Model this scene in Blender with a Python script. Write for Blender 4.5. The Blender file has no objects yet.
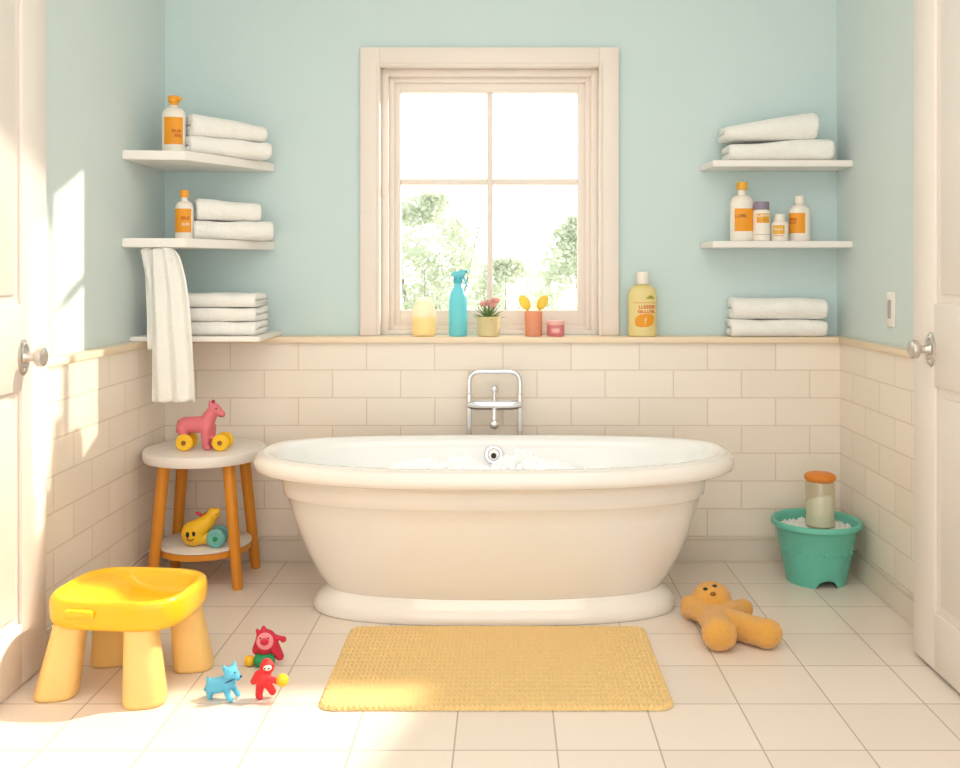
import bpy, bmesh, math, random
from mathutils import Vector, Matrix, noise
random.seed(7)
PI = math.pi
S = bpy.context.scene
COL = S.collection
F, EYE, VX, VY = 966.0, 1.2, 506.0, 272.0


def P(px, py, d):
    return Vector(((px - VX) * d / F, d, EYE - (py - VY) * d / F))


# ------------------------------------------------------------------ materials
def lin(c):
    return tuple((v / 12.92 if v <= 0.04045 else ((v + 0.055) / 1.055) ** 2.4) for v in [x / 255.0 for x in c])


def pbr(name, rgb, rough=0.5, metal=0.0, bump=0.0, bscale=60.0, var=0.04, vscale=6.0, trans=0.0, coat=0.0, sss=0.0,
        sheen=0.0, emit=None, estr=0.0, spec=0.5, bdist=0.004):
    m = bpy.data.materials.new(name)
    m.use_nodes = True
    nt = m.node_tree
    b = nt.nodes['Principled BSDF']
    b.inputs['Roughness'].default_value = rough
    b.inputs['Metallic'].default_value = metal
    b.inputs['Coat Weight'].default_value = coat
    b.inputs['Transmission Weight'].default_value = trans
    b.inputs['Subsurface Weight'].default_value = sss
    b.inputs['Sheen Weight'].default_value = sheen
    b.inputs['Specular IOR Level'].default_value = spec
    if emit:
        b.inputs['Emission Color'].default_value = (*lin(emit), 1)
        b.inputs['Emission Strength'].default_value = estr
    tc = nt.nodes.new('ShaderNodeTexCoord')
    n1 = nt.nodes.new('ShaderNodeTexNoise')
    n1.inputs['Scale'].default_value = vscale
    nt.links.new(tc.outputs['Object'], n1.inputs['Vector'])
    mx = nt.nodes.new('ShaderNodeMix')
    mx.data_type = 'RGBA'
    c = lin(rgb)
    mx.inputs[6].default_value = (*[x * (1 - var) for x in c], 1)
    mx.inputs[7].default_value = (*[min(1, x * (1 + var)) for x in c], 1)
    nt.links.new(n1.outputs['Fac'], mx.inputs[0])
    nt.links.new(mx.outputs[2], b.inputs['Base Color'])
    if bump > 0:
        n2 = nt.nodes.new('ShaderNodeTexNoise')
        n2.inputs['Scale'].default_value = bscale
        n2.inputs['Detail'].default_value = 3
        nt.links.new(tc.outputs['Object'], n2.inputs['Vector'])
        bp = nt.nodes.new('ShaderNodeBump')
        bp.inputs['Strength'].default_value = bump
        bp.inputs['Distance'].default_value = bdist
        nt.links.new(n2.outputs['Fac'], bp.inputs['Height'])
        nt.links.new(bp.outputs['Normal'], b.inputs['Normal'])
    return m


def translucent(m, fac, rgb):
    """let backlight glow through thin or liquid-filled plastic"""
    nt = m.node_tree
    b = nt.nodes['Principled BSDF']
    t = nt.nodes.new('ShaderNodeBsdfTranslucent')
    t.inputs[0].default_value = (*lin(rgb), 1)
    mx = nt.nodes.new('ShaderNodeMixShader')
    mx.inputs[0].default_value = fac
    nt.links.new(b.outputs[0], mx.inputs[1])
    nt.links.new(t.outputs[0], mx.inputs[2])
    nt.links.new(mx.outputs[0], nt.nodes['Material Output'].inputs['Surface'])
    return m


def tilemat(name, rgb, mortar, bw, rh, msize, offset, axes, origin, rough=0.3, bump=0.4, var=0.03, smooth=0.1):
    m = bpy.data.materials.new(name)
    m.use_nodes = True
    nt = m.node_tree
    b = nt.nodes['Principled BSDF']
    b.inputs['Roughness'].default_value = rough
    tc = nt.nodes.new('ShaderNodeTexCoord')
    sp = nt.nodes.new('ShaderNodeSeparateXYZ')
    nt.links.new(tc.outputs['Object'], sp.inputs[0])
    cb = nt.nodes.new('ShaderNodeCombineXYZ')
    for i, ax in enumerate(axes):
        a = nt.nodes.new('ShaderNodeMath')
        a.operation = 'SUBTRACT'
        nt.links.new(sp.outputs['XYZ'.index(ax)], a.inputs[0])
        a.inputs[1].default_value = origin[i] - 40 * (bw if i == 0 else rh)
        nt.links.new(a.outputs[0], cb.inputs[i])
    br = nt.nodes.new('ShaderNodeTexBrick')
    br.offset = offset
    br.offset_frequency = 2
    br.squash = 1.0
    br.inputs['Scale'].default_value = 1.0
    br.inputs['Brick Width'].default_value = bw
    br.inputs['Row Height'].default_value = rh
    br.inputs['Mortar Size'].default_value = msize
    br.inputs['Mortar Smooth'].default_value = smooth
    br.inputs['Bias'].default_value = 0.0
    c = lin(rgb)
    br.inputs['Color1'].default_value = (*[x * (1 - var) for x in c], 1)
    br.inputs['Color2'].default_value = (*[min(1, x * (1 + var)) for x in c], 1)
    br.inputs['Mortar'].default_value = (*lin(mortar), 1)
    nt.links.new(cb.outputs[0], br.inputs['Vector'])
    nt.links.new(br.outputs['Color'], b.inputs['Base Color'])
    inv = nt.nodes.new('ShaderNodeMath')
    inv.operation = 'SUBTRACT'
    inv.inputs[0].default_value = 1.0
    nt.links.new(br.outputs['Fac'], inv.inputs[1])
    n2 = nt.nodes.new('ShaderNodeTexNoise')
    n2.inputs['Scale'].default_value = 9
    nt.links.new(tc.outputs['Object'], n2.inputs['Vector'])
    ad = nt.nodes.new('ShaderNodeMath')
    ad.operation = 'MULTIPLY_ADD'
    nt.links.new(n2.outputs['Fac'], ad.inputs[0])
    ad.inputs[1].default_value = 0.35
    nt.links.new(inv.outputs[0], ad.inputs[2])
    bp = nt.nodes.new('ShaderNodeBump')
    bp.inputs['Strength'].default_value = bump
    bp.inputs['Distance'].default_value = 0.004
    nt.links.new(ad.outputs[0], bp.inputs['Height'])
    nt.links.new(bp.outputs['Normal'], b.inputs['Normal'])
    return m


def woodmat(name, rgb, rough=0.4, scale=14.0, var=0.1, axis=2):
    m = bpy.data.materials.new(name)
    m.use_nodes = True
    nt = m.node_tree
    b = nt.nodes['Principled BSDF']
    b.inputs['Roughness'].default_value = rough
    tc = nt.nodes.new('ShaderNodeTexCoord')
    mp = nt.nodes.new('ShaderNodeMapping')
    sc = [scale * 4] * 3
    sc[axis] = scale * 0.3
    mp.inputs['Scale'].default_value = sc
    nt.links.new(tc.outputs['Object'], mp.inputs[0])
    n = nt.nodes.new('ShaderNodeTexNoise')
    n.inputs['Scale'].default_value = 1.0
    n.inputs['Detail'].default_value = 4
    nt.links.new(mp.outputs[0], n.inputs['Vector'])
    mx = nt.nodes.new('ShaderNodeMix')
    mx.data_type = 'RGBA'
    c = lin(rgb)
    mx.inputs[6].default_value = (*[x * (1 - var * 2) for x in c], 1)
    mx.inputs[7].default_value = (*[min(1, x * (1 + var)) for x in c], 1)
    nt.links.new(n.outputs['Fac'], mx.inputs[0])
    nt.links.new(mx.outputs[2], b.inputs['Base Color'])
    return m


def glassmat(name, tint=(255, 255, 255), gloss=0.08, haze=0.0):
    m = bpy.data.materials.new(name)
    m.use_nodes = True
    nt = m.node_tree
    nt.nodes.remove(nt.nodes['Principled BSDF'])
    out = nt.nodes['Material Output']
    t = nt.nodes.new('ShaderNodeBsdfTransparent')
    t.inputs[0].default_value = (*lin(tint), 1)
    g = nt.nodes.new('ShaderNodeBsdfGlossy')
    g.inputs['Roughness'].default_value = 0.03
    mx = nt.nodes.new('ShaderNodeMixShader')
    mx.inputs[0].default_value = gloss
    nt.links.new(t.outputs[0], mx.inputs[1])
    nt.links.new(g.outputs[0], mx.inputs[2])
    last = mx
    if haze > 0:
        d = nt.nodes.new('ShaderNodeBsdfTranslucent')
        d.inputs[0].default_value = (*lin(tint), 1)
        d2 = nt.nodes.new('ShaderNodeBsdfDiffuse')
        d2.inputs[0].default_value = (*lin(tint), 1)
        ad = nt.nodes.new('ShaderNodeMixShader')
        nt.links.new(d.outputs[0], ad.inputs[1])
        nt.links.new(d2.outputs[0], ad.inputs[2])
        m2 = nt.nodes.new('ShaderNodeMixShader')
        m2.inputs[0].default_value = haze
        nt.links.new(mx.outputs[0], m2.inputs[1])
        nt.links.new(ad.outputs[0], m2.inputs[2])
        last = m2
    nt.links.new(last.outputs[0], out.inputs['Surface'])
    return m


M = {}
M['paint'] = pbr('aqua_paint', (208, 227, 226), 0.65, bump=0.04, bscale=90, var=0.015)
M['paint_side'] = pbr('aqua_paint_lightened', (218, 231, 230), 0.65, bump=0.04, bscale=90, var=0.015)  # same aqua as the back wall, lightened to look more brightly lit
M['ceil'] = pbr('ceiling_paint', (240, 234, 226), 0.8, bump=0.03)
M['trim'] = pbr('cream_paint', (236, 224, 210), 0.4, var=0.02)
M['door'] = pbr('door_paint', (240, 230, 222), 0.42, var=0.02, bump=0.02, bscale=40)
M['window'] = pbr('window_paint', (242, 230, 220), 0.35, var=0.015)
M['base'] = pbr('baseboard_paint', (232, 219, 203), 0.45, var=0.02)
M['ledge'] = woodmat('ledge_wood', (250, 228, 198), 0.4, 8, 0.04, 0)
M['ledge_y'] = woodmat('ledge_side_wood', (250, 228, 198), 0.4, 8, 0.04, 1)
BT = dict(bw=0.284, rh=0.1155, msize=0.0026, offset=0.5)
M['tile_back'] = tilemat('tile_back', (249, 237, 222), (230, 213, 193), axes='XZ', origin=(0.271, 0.791 - 0.1155 * 7), **BT)
M['tile_side'] = tilemat('tile_side', (249, 237, 222), (230, 213, 193), axes='YZ', origin=(4.025, 0.791 - 0.1155 * 7), **BT)
M['floor'] = tilemat('floor_tile', (240, 227, 214), (188, 174, 160), 0.259, 0.26, 0.0022, 0.0, 'XY', (-0.131, 2.424), rough=0.28, bump=0.35)
M['enamel'] = pbr('white_enamel', (254, 253, 251), 0.12, coat=0.5, var=0.01, spec=0.5)
M['enamel_out'] = pbr('ivory_enamel', (244, 238, 230), 0.14, coat=0.6, var=0.012)
M['chrome'] = pbr('chrome', (236, 236, 240), 0.13, metal=1.0, var=0.02)
M['nickel'] = pbr('brushed_nickel', (206, 200, 194), 0.28, metal=1.0, var=0.05, vscale=40)
M['dark'] = pbr('dark_rubber', (40, 34, 32), 0.5)
M['towel'] = pbr('white_terry', (255, 251, 245), 0.95, bump=0.8, bscale=125, var=0.03, vscale=110, sheen=0.5, bdist=0.006)
M['shelf'] = pbr('shelf_white', (248, 243, 236), 0.4, var=0.02)
M['white_pl'] = pbr('white_plastic', (246, 238, 226), 0.35, var=0.01, sss=0.0)
M['orange_lab'] = pbr('orange_label', (246, 160, 30), 0.5, var=0.10, vscale=18)
M['orange_cap'] = pbr('orange_cap', (245, 165, 40), 0.35, var=0.02)
M['gold_cap'] = pbr('golden_cap', (236, 176, 58), 0.35, var=0.02)
M['ink'] = pbr('red_ink', (190, 72, 18), 0.6)
M['ink_dark'] = pbr('brown_ink', (150, 84, 60), 0.6)
M['ink_orange'] = pbr('orange_ink', (238, 150, 50), 0.6)
M['purple'] = pbr('mauve_cap', (142, 128, 146), 0.4, var=0.03)
M['cream_pl'] = pbr('cream_lotion', (254, 236, 168), 0.3, var=0.03, vscale=9)
M['green_ink'] = pbr('olive_ink', (170, 168, 50), 0.6)
M['red_text'] = pbr('red_text', (232, 92, 46), 0.6)
M['wood'] = woodmat('orange_wood', (232, 150, 44), 0.38, 12, 0.10, 2)
M['top_white'] = pbr('white_top', (238, 230, 222), 0.4, var=0.02)
M['yellow'] = pbr('yellow_plastic', (255, 196, 26), 0.28, var=0.02, coat=0.2)
M['pale_yellow'] = pbr('pale_yellow_plastic', (250, 208, 128), 0.42, var=0.03)
M['pink'] = pbr('pink_toy', (226, 118, 128), 0.5, var=0.05, vscale=30)
M['pink_dark'] = pbr('dark_pink', (168, 60, 72), 0.5)
M['toy_yellow'] = pbr('toy_yellow', (248, 196, 38), 0.4, var=0.03)
M['brown'] = pbr('brown_hub', (150, 90, 30), 0.5)
M['toy_teal'] = pbr('teal_wheel', (116, 186, 180), 0.45, var=0.12, vscale=70)
M['toy_red'] = pbr('red_toy', (226, 38, 44), 0.35, var=0.03)
M['toy_crimson'] = pbr('crimson_toy', (206, 30, 62), 0.35, var=0.03)
M['toy_pink_l'] = pbr('light_pink', (244, 150, 160), 0.4)
M['toy_green'] = pbr('green_toy', (24, 148, 88), 0.4)
M['toy_blue'] = pbr('sky_blue_toy', (92, 186, 224), 0.4, var=0.03)
M['toy_blue_d'] = pbr('dark_blue', (40, 90, 130), 0.4)
M['toy_white'] = pbr('toy_white', (244, 236, 226), 0.4)
M['plush'] = pbr('orange_plush', (243, 177, 78), 0.95, bump=1.0, bscale=260, var=0.14, vscale=120, sheen=0.4, bdist=0.006)
M['plush_dark'] = pbr('orange_plush_paw', (234, 152, 48), 0.95, bump=1.0, bscale=260, var=0.14, vscale=120, sheen=0.4, bdist=0.006)
M['bucket'] = pbr('teal_plastic', (106, 194, 172), 0.38, var=0.03, bump=0.05, bscale=30)
M['foam'] = pbr('white_foam', (255, 254, 252), 0.6, var=0.005, emit=(255, 252, 246), estr=0.17)  # faint emission stands in for light that the shaded tub lacks
M['powder'] = pbr('white_suds', (236, 240, 234), 0.9, bump=0.9, bscale=150, var=0.06, vscale=120)
M['water'] = pbr('bath_water', (236, 244, 244), 0.06, var=0.01)
M['cork'] = pbr('orange_lid', (226, 134, 40), 0.5, var=0.07, vscale=40, bump=0.2)
M['jar_glass'] = glassmat('jar_glass', (252, 250, 242), 0.06, 0.14)
M['pane'] = glassmat('pane_glass', (252, 254, 253), 0.03)
M['frost'] = glassmat('frosted_glass', (255, 253, 246), 0.05, 0.40)
M['wax'] = pbr('yellow_wax', (255, 226, 96), 0.5, emit=(255, 226, 110), estr=0.3, sss=0.0)  # glow put into the wax by emission; no flame is modelled
M['spray'] = pbr('aqua_spray', (150, 226, 234), 0.22, var=0.03, coat=0.3)
M['spray_d'] = pbr('aqua_spray_dark', (110, 206, 218), 0.3)
M['pot'] = pbr('woven_pot', (252, 234, 184), 0.7, bump=0.6, bscale=90, var=0.06, vscale=90)
M['soil'] = pbr('soil', (96, 70, 50), 0.9, bump=0.5)
M['leaf'] = pbr('leaf_green', (130, 166, 96), 0.5, var=0.15, vscale=40)
M['bloom'] = pbr('pink_bloom', (252, 196, 188), 0.6, var=0.05)
M['cup'] = pbr('coral_cup', (255, 192, 156), 0.4, var=0.03)
M['spoon'] = pbr('yellow_silicone', (255, 236, 110), 0.4, var=0.03)
M['pinkjar'] = pbr('rose_jar', (244, 160, 166), 0.35, var=0.06, vscale=60)
M['pinklid'] = pbr('pale_rose_lid', (248, 188, 180), 0.35)
M['switch'] = pbr('switch_white', (246, 242, 234), 0.35)
M['grey'] = pbr('switch_grey', (176, 172, 166), 0.4)
M['shrub'] = pbr('shrub_leaf', (206, 213, 190), 0.8, var=0.22, vscale=5)  # leaf colour paled to carry the overexposed daylight glare
M['bark'] = pbr('bark', (150, 140, 126), 0.9)
M['ground'] = pbr('bleached_lawn', (240, 238, 230), 0.9)  # lawn colour bleached to its blown-out daylight look


def matmat():
    m = pbr('mat_cotton', (240, 203, 136), 0.95, bump=0.4, bscale=260, var=0.10, vscale=90, sheen=0.2)
    return m


M['mat'] = matmat()


for k_, f_, c_ in (('spray', .5, (150, 236, 244)), ('spray_d', .4, (110, 220, 232)), ('cup', .4, (255, 190, 150)), ('pinkjar', .4, (255, 180, 186)), ('spoon', .4, (255, 226, 90)),
                   ('pot', .3, (255, 236, 180)), ('cream_pl', .25, (255, 236, 170)), ('bloom', .4, (255, 200, 190)), ('leaf', .3, (150, 190, 100)), ('shrub', .35, (224, 230, 212)), ('wax', .4, (255, 240, 140))):
    translucent(M[k_], f_, c_)


# ------------------------------------------------------------------ helpers
def mk(name, bm, mat, parent=None, smooth=True, angle=40, mats=None):
    me = bpy.data.meshes.new(name)
    bmesh.ops.recalc_face_normals(bm, faces=bm.faces[:])
    bm.to_mesh(me)
    bm.free()
    return mk_me(name, me, mat, parent, smooth, angle)


def mk_me(name, me, mat, parent=None, smooth=True, angle=40):
    o = bpy.data.objects.new(name, me)
    COL.objects.link(o)
    me.materials.clear()
    me.materials.append(mat)
    if smooth:
        me.polygons.foreach_set('use_smooth', [True] * len(me.polygons))
        if angle < 180:
            me.set_sharp_from_angle(angle=math.radians(angle))
    if parent:
        o.parent = parent
    return o


def thing(name, label, cat, loc=(0, 0, 0), rz=0.0, group=None):
    o = bpy.data.objects.new(name, None)
    COL.objects.link(o)
    o.empty_display_size = 0.05
    o.location = loc
    o.rotation_euler = (0, 0, rz)
    return tag(o, label, cat, group)


def tag(o, label, cat, group=None, kind=None):
    o['label'] = label
    o['category'] = cat
    if group:
        o['group'] = group
    if kind:
        o['kind'] = kind
    return o


def struct(o, label=None, cat=None):
    o['kind'] = 'structure'
    if label:
        o['label'] = label
    if cat:
        o['category'] = cat
    return o


def box(bm, lo, hi, bev=0.0, seg=2):
    lo, hi = Vector(lo), Vector(hi)
    r = bmesh.ops.create_cube(bm, size=1.0, matrix=Matrix.Translation((lo + hi) / 2) @ Matrix.Diagonal((*(hi - lo), 1)))
    if bev > 0:
        es = list({e for v in r['verts'] for e in v.link_edges})
        bmesh.ops.bevel(bm, geom=es, offset=bev, segments=seg, profile=0.5, affect='EDGES', clamp_overlap=True)
    return bm


def nbm():
    return bmesh.new()


def rings(bm, rs, cap0=True, cap1=True, closed=True):
    vs = [[bm.verts.new(p) for p in r] for r in rs]
    n = len(vs[0])
    for a, b in zip(vs, vs[1:]):
        for i in range(n if closed else n - 1):
            j = (i + 1) % n
            bm.faces.new((a[i], a[j], b[j], b[i]))
    if cap0:
        bm.faces.new(vs[0][::-1])
    if cap1:
        bm.faces.new(vs[-1])
    return vs


def lathe(bm, prof, n=32, c=(0, 0, 0), sx=1.0, sy=1.0, cap0=True, cap1=True):
    rs = []
    for r, z in prof:
        rs.append([(c[0] + r * sx * math.cos(2 * PI * i / n), c[1] + r * sy * math.sin(2 * PI * i / n), c[2] + z) for i in range(n)])
    rings(bm, rs, cap0, cap1)
    return bm


def superring(a, b, z, n=2.5, N=96, c=(0, 0), rot=0.0):
    out = []
    for i in range(N):
        t = 2 * PI * i / N
        ct, st = math.cos(t), math.sin(t)
        x = a * math.copysign(abs(ct) ** (2 / n), ct)
        y = b * math.copysign(abs(st) ** (2 / n), st)
        out.append((c[0] + x * math.cos(rot) - y * math.sin(rot), c[1] + x * math.sin(rot) + y * math.cos(rot), z))
    return out


def tube(bm, pts, rad, n=14, caps=True):
    pts = [Vector(p) for p in pts]
    rads = rad if isinstance(rad, (list, tuple)) else [rad] * len(pts)
    up = None
    rs = []
    for i, p in enumerate(pts):
        t = (pts[min(i + 1, len(pts) - 1)] - pts[max(i - 1, 0)]).normalized()
        if up is None:
            up = t.orthogonal().normalized()
        up = (up - t * up.dot(t)).normalized()
        s = t.cross(up)
        rs.append([p + (up * math.cos(2 * PI * k / n) + s * math.sin(2 * PI * k / n)) * rads[i] for k in range(n)])
    rings(bm, rs, caps, caps)
    return bm


def arc_pts(pts, r, seg=6):
    """polyline with rounded corners"""
    pts = [Vector(p) for p in pts]
    out = [pts[0]]
    for a, b, c in zip(pts, pts[1:], pts[2:]):
        d1, d2 = (a - b).normalized(), (c - b).normalized()
        p0, p1 = b + d1 * r, b + d2 * r
        for k in range(seg + 1):
            t = k / seg
            out.append(p0 * (1 - t) ** 2 + b * 2 * t * (1 - t) + p1 * t * t)
    out.append(pts[-1])
    return out


_SPH = {}


def stamp(bm, key, make, mt):
    """add a cached template shape, transformed by mt"""
    if key not in _SPH:
        t = bmesh.new()
        make(t)
        t.verts.index_update()
        _SPH[key] = ([v.co.copy() for v in t.verts], [[v.index for v in f.verts] for f in t.faces])
        t.free()
    vs, fs = _SPH[key]
    nv = [bm.verts.new(mt @ v) for v in vs]
    for f in fs:
        bm.faces.new([nv[i] for i in f])


def ball(bm, c, r, sc=(1, 1, 1), u=20, v=12, rot=None):
    mt = Matrix.Translation(c)
    if rot:
        mt = mt @ rot
    stamp(bm, (u, v), lambda t: bmesh.ops.create_uvsphere(t, u_segments=u, v_segments=v, radius=1.0), mt @ Matrix.Diagonal((r * sc[0], r * sc[1], r * sc[2], 1)))
    return bm


def ico(bm, c, r, sub=2):
    stamp(bm, ('ico', sub), lambda t: bmesh.ops.create_icosphere(t, subdivisions=sub, radius=1.0), Matrix.Translation(c) @ Matrix.Scale(r, 4))


def disc(bm, c, r, h, axis='Y', n=24, bev=0.0):
    """short cylinder centred on c along axis"""
    prof = [(r - bev, -h / 2), (r, -h / 2 + bev), (r, h / 2 - bev), (r - bev, h / 2)] if bev > 0 else [(r, -h / 2), (r, h / 2)]
    t = nbm()
    lathe(t, prof, n)
    R = {'Y': Matrix.Rotation(-PI / 2, 4, 'X'), 'X': Matrix.Rotation(PI / 2, 4, 'Y'), 'Z': Matrix.Identity(4)}[axis]
    t.transform(Matrix.Translation(c) @ R)
    me = bpy.data.meshes.new('tmp')
    t.to_mesh(me)
    t.free()
    bm.from_mesh(me)
    bpy.data.meshes.remove(me)
    return bm


def blob(prims, voxel=0.004, smooth=6, fac=0.5):
    bm = nbm()
    for p in prims:
        if p[0] == 's':
            ball(bm, p[1], p[2], p[3] if len(p) > 3 else (1, 1, 1), 24, 16)
        else:
            a, b, r0, r1 = Vector(p[1]), Vector(p[2]), p[3], p[4]
            n = max(2, int((b - a).length / (min(r0, r1) * 0.3)))
            for k in range(n + 1):
                t = k / n
                ball(bm, a.lerp(b, t), r0 + (r1 - r0) * t, u=16, v=10)
    me = bpy.data.meshes.new('tmp')
    bm.to_mesh(me)
    bm.free()
    o = bpy.data.objects.new('tmp', me)
    COL.objects.link(o)
    md = o.modifiers.new('r', 'REMESH')
    md.mode = 'VOXEL'
    md.voxel_size = voxel
    if smooth:
        sm = o.modifiers.new('s', 'SMOOTH')
        sm.iterations = smooth
        sm.factor = fac
    dg = bpy.context.evaluated_depsgraph_get()
    out = bpy.data.meshes.new_from_object(o.evaluated_get(dg), depsgraph=dg)
    bpy.data.objects.remove(o)
    bpy.data.meshes.remove(me)
    return out


def patch(bm, r, a0, a1, z0, z1, sx=1.0, sy=1.0, n=12, th=0.0006, c=(0, 0)):
    """label wrapped round a bottle; angle 0 faces the camera (-y), positive to the right"""
    for k in range(n):
        b0, b1 = a0 + (a1 - a0) * k / n, a0 + (a1 - a0) * (k + 1) / n
        q = []
        for b, z in ((b0, z0), (b1, z0), (b1, z1), (b0, z1)):
            q.append(bm.verts.new((c[0] + (r + th) * sx * math.sin(b), c[1] - (r + th) * sy * math.cos(b), z)))
        bm.faces.new(q)
    bmesh.ops.remove_doubles(bm, verts=bm.verts[:], dist=1e-6)
    return bm


def glyphs(bm, r, a0, a1, z0, z1, cnt, sx=1.0, sy=1.0, th=0.0012, seed=1, c=(0, 0)):
    """blurred small print: unreadable letter-like strokes"""
    rnd = random.Random(seed)
    w = (a1 - a0) / cnt
    h = z1 - z0
    for k in range(cnt):
        x0 = a0 + k * w
        x1 = x0 + w * 0.78
        kind = rnd.randrange(4)
        patch(bm, r, x0, x0 + w * 0.26, z0, z1, sx, sy, 1, th, c)
        if kind in (0, 1, 3):
            patch(bm, r, x0 + w * .26, x1, z1 - h * .24, z1, sx, sy, 1, th, c)
        if kind in (1, 2):
            patch(bm, r, x0 + w * .26, x1, z0, z0 + h * .24, sx, sy, 1, th, c)
        if kind in (0, 3):
            patch(bm, r, x1 - w * .24, x1, z0, z1 - h * .24, sx, sy, 1, th, c)
        if kind in (1, 3):
            patch(bm, r, x0 + w * .26, x1, z0 + h * .4, z0 + h * .6, sx, sy, 1, th, c)
    return bm


# ------------------------------------------------------------------ room shell
YB, YT = 4.125, 4.025          # painted wall and tile faces at the back
XL, XR = -1.456, 1.413         # painted side walls
TL, TR = -1.42, 1.392          # tiled side walls
ZC, YN = 2.92, -0.7
LEDGE = 0.93

bm = nbm(); box(bm, (XL - .3, YN, -.06), (XR + .3, YB + .2, 0))
struct(mk('floor', bm, M['floor'], smooth=False))
bm = nbm(); box(bm, (XL - .15, YN, ZC), (XR + .15, YB + .2, ZC + .1))
struct(mk('ceiling', bm, M['ceil'], smooth=False))
# window opening
SC = F / (YB - .03)
WX0, WX1 = (360 - VX) / SC, (619 - VX) / SC
WZ1 = EYE + (VY - 47) / SC
CW = 0.083
OX0, OX1, OZ1 = WX0 + CW, WX1 - CW, WZ1 - CW + .003
WT = .13
bm = nbm()
box(bm, (XL - .15, YB, -.0), (OX0, YB + WT, ZC))
box(bm, (OX1, YB, -.0), (XR + .15, YB + WT, ZC))
box(bm, (OX0, YB, OZ1), (OX1, YB + WT, ZC))
box(bm, (OX0, YB, 0), (OX1, YB + WT, LEDGE))
wall_back = struct(mk('wall_back', bm, M['paint'], smooth=False))
bm = nbm(); box(bm, (TL - .02, YT, 0), (TR + .02, YB, LEDGE - .025))
mk('tile_wainscot', bm, M['tile_back'], wall_back, smooth=False)
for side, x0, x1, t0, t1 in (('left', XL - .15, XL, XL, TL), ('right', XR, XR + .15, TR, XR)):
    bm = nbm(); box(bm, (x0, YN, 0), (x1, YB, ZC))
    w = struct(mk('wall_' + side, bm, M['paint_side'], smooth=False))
    bm = nbm(); box(bm, (t0, YN, 0), (t1, YT, LEDGE - .025))
    mk('tile_wainscot', bm, M['tile_side'], w, smooth=False)
bm = nbm(); box(bm, (XL, YT - .022, LEDGE - .025), (XR, YB, LEDGE), .004)
struct(mk('trim_1', bm, M['ledge']), 'pale wooden ledge capping the tiled back wall')
bm = nbm(); box(bm, (XL, YN, LEDGE - .025), (TL + .014, YT - .023, LEDGE), .004)
struct(mk('trim_2', bm, M['ledge_y']), 'pale wooden rail capping the tiled left wall')
bm = nbm(); box(bm, (TR - .014, YN, LEDGE - .025), (XR, YT - .023, LEDGE), .004)
struct(mk('trim_3', bm, M['ledge_y']), 'pale wooden rail capping the tiled right wall')


def baseboard(name, lo, hi, ax, sgn):
    # main board and a thin moulded cap along the top
    bm = nbm()
    box(bm, lo, (hi[0], hi[1], hi[2] - .014), .002, 1)
    lo2, hi2 = list(lo), list(hi)
    lo2[2] = hi[2] - .014
    if sgn > 0:
        hi2[ax] = lo[ax] + (hi[ax] - lo[ax]) * 0.6
    else:
        lo2[ax] = hi[ax] - (hi[ax] - lo[ax]) * 0.6
    box(bm, lo2, hi2, .003, 2)
    return struct(mk(name, bm, M['base']))


baseboard('baseboard_back', (TL, YT - .018, 0), (TR, YT, .10), 1, -1)
baseboard('baseboard_left', (TL, YN, 0), (TL + .018, YT - .019, .10), 0, 1)
baseboard('baseboard_right', (TR - .018, YN, 0), (TR, YT - .019, .10), 0, -1)

# window ----------------------------------------------------------
win = struct(thing('window_1', 'cream framed four pane window over the bath ledge', 'window', (0, 0, 0)))


def framebox(bm, x0, x1, z0, z1, w, y0, y1, bev=.003, bottom=True, wb=None):
    wb = wb or w
    box(bm, (x0, y0, z0), (x0 + w, y1, z1), bev)
    box(bm, (x1 - w, y0, z0), (x1, y1, z1), bev)
    box(bm, (x0 + w - .001, y0, z1 - w), (x1 - w + .001, y1, z1), bev)
    if bottom:
        box(bm, (x0 + w - .001, y0, z0), (x1 - w + .001, y1, z0 + wb), bev)
    return bm


bm = nbm(); framebox(bm, WX0, WX1, LEDGE, WZ1, CW, YB - .03, YB + .002, .004, bottom=False)
mk('casing', bm, M['window'], win)
# inner bead, jamb lining, stop
bm = nbm(); framebox(bm, OX0 - .012, OX1 + .012, LEDGE, OZ1 + .012, .013, YB - .036, YB + .03, .003, bottom=False)
mk('bead', bm, M['window'], win)
bm = nbm()
framebox(bm, OX0, OX1, LEDGE, OZ1, .030, YB + .03, YB + WT, .003, True, .02)
framebox(bm, OX0 + .028, OX1 - .028, LEDGE + .015, OZ1 - .028, .024, YB + .065, YB + WT - .01, .003, True, .024)
mk('jamb', bm, M['window'], win)
ys = YB + .10
GX0, GX1 = (401 - VX) * ys / F, (577.5 - VX) * ys / F
GZ1, GZ0 = EYE + (VY - 93) * ys / F, EYE - (310 - VY) * ys / F
sx0, sx1 = OX0 + .05, OX1 - .05
bm = nbm()
box(bm, (sx0, ys - .02, LEDGE + .036), (GX0, ys + .03, OZ1 - .05), .004)
box(bm, (GX1, ys - .02, LEDGE + .036), (sx1, ys + .03, OZ1 - .05), .004)
box(bm, (GX0 - .001, ys - .02, GZ1), (GX1 + .001, ys + .03, OZ1 - .05), .004)
box(bm, (GX0 - .001, ys - .02, LEDGE + .036), (GX1 + .001, ys + .03, GZ0), .004)
mk('sash', bm, M['window'], win)
mxc, mzc = (490 - VX) * ys / F, EYE + (VY - 182) * ys / F
bm = nbm()
box(bm, (mxc - .0125, ys - .012, GZ0), (mxc + .0125, ys + .022, GZ1), .004)
box(bm, (GX0, ys - .012, mzc - .0125), (mxc - .012, ys + .022, mzc + .0125), .004)
box(bm, (mxc + .012, ys - .012, mzc - .0125), (GX1, ys + .022, mzc + .0125), .004)
mk('glazing_bar', bm, M['window'], win)
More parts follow.
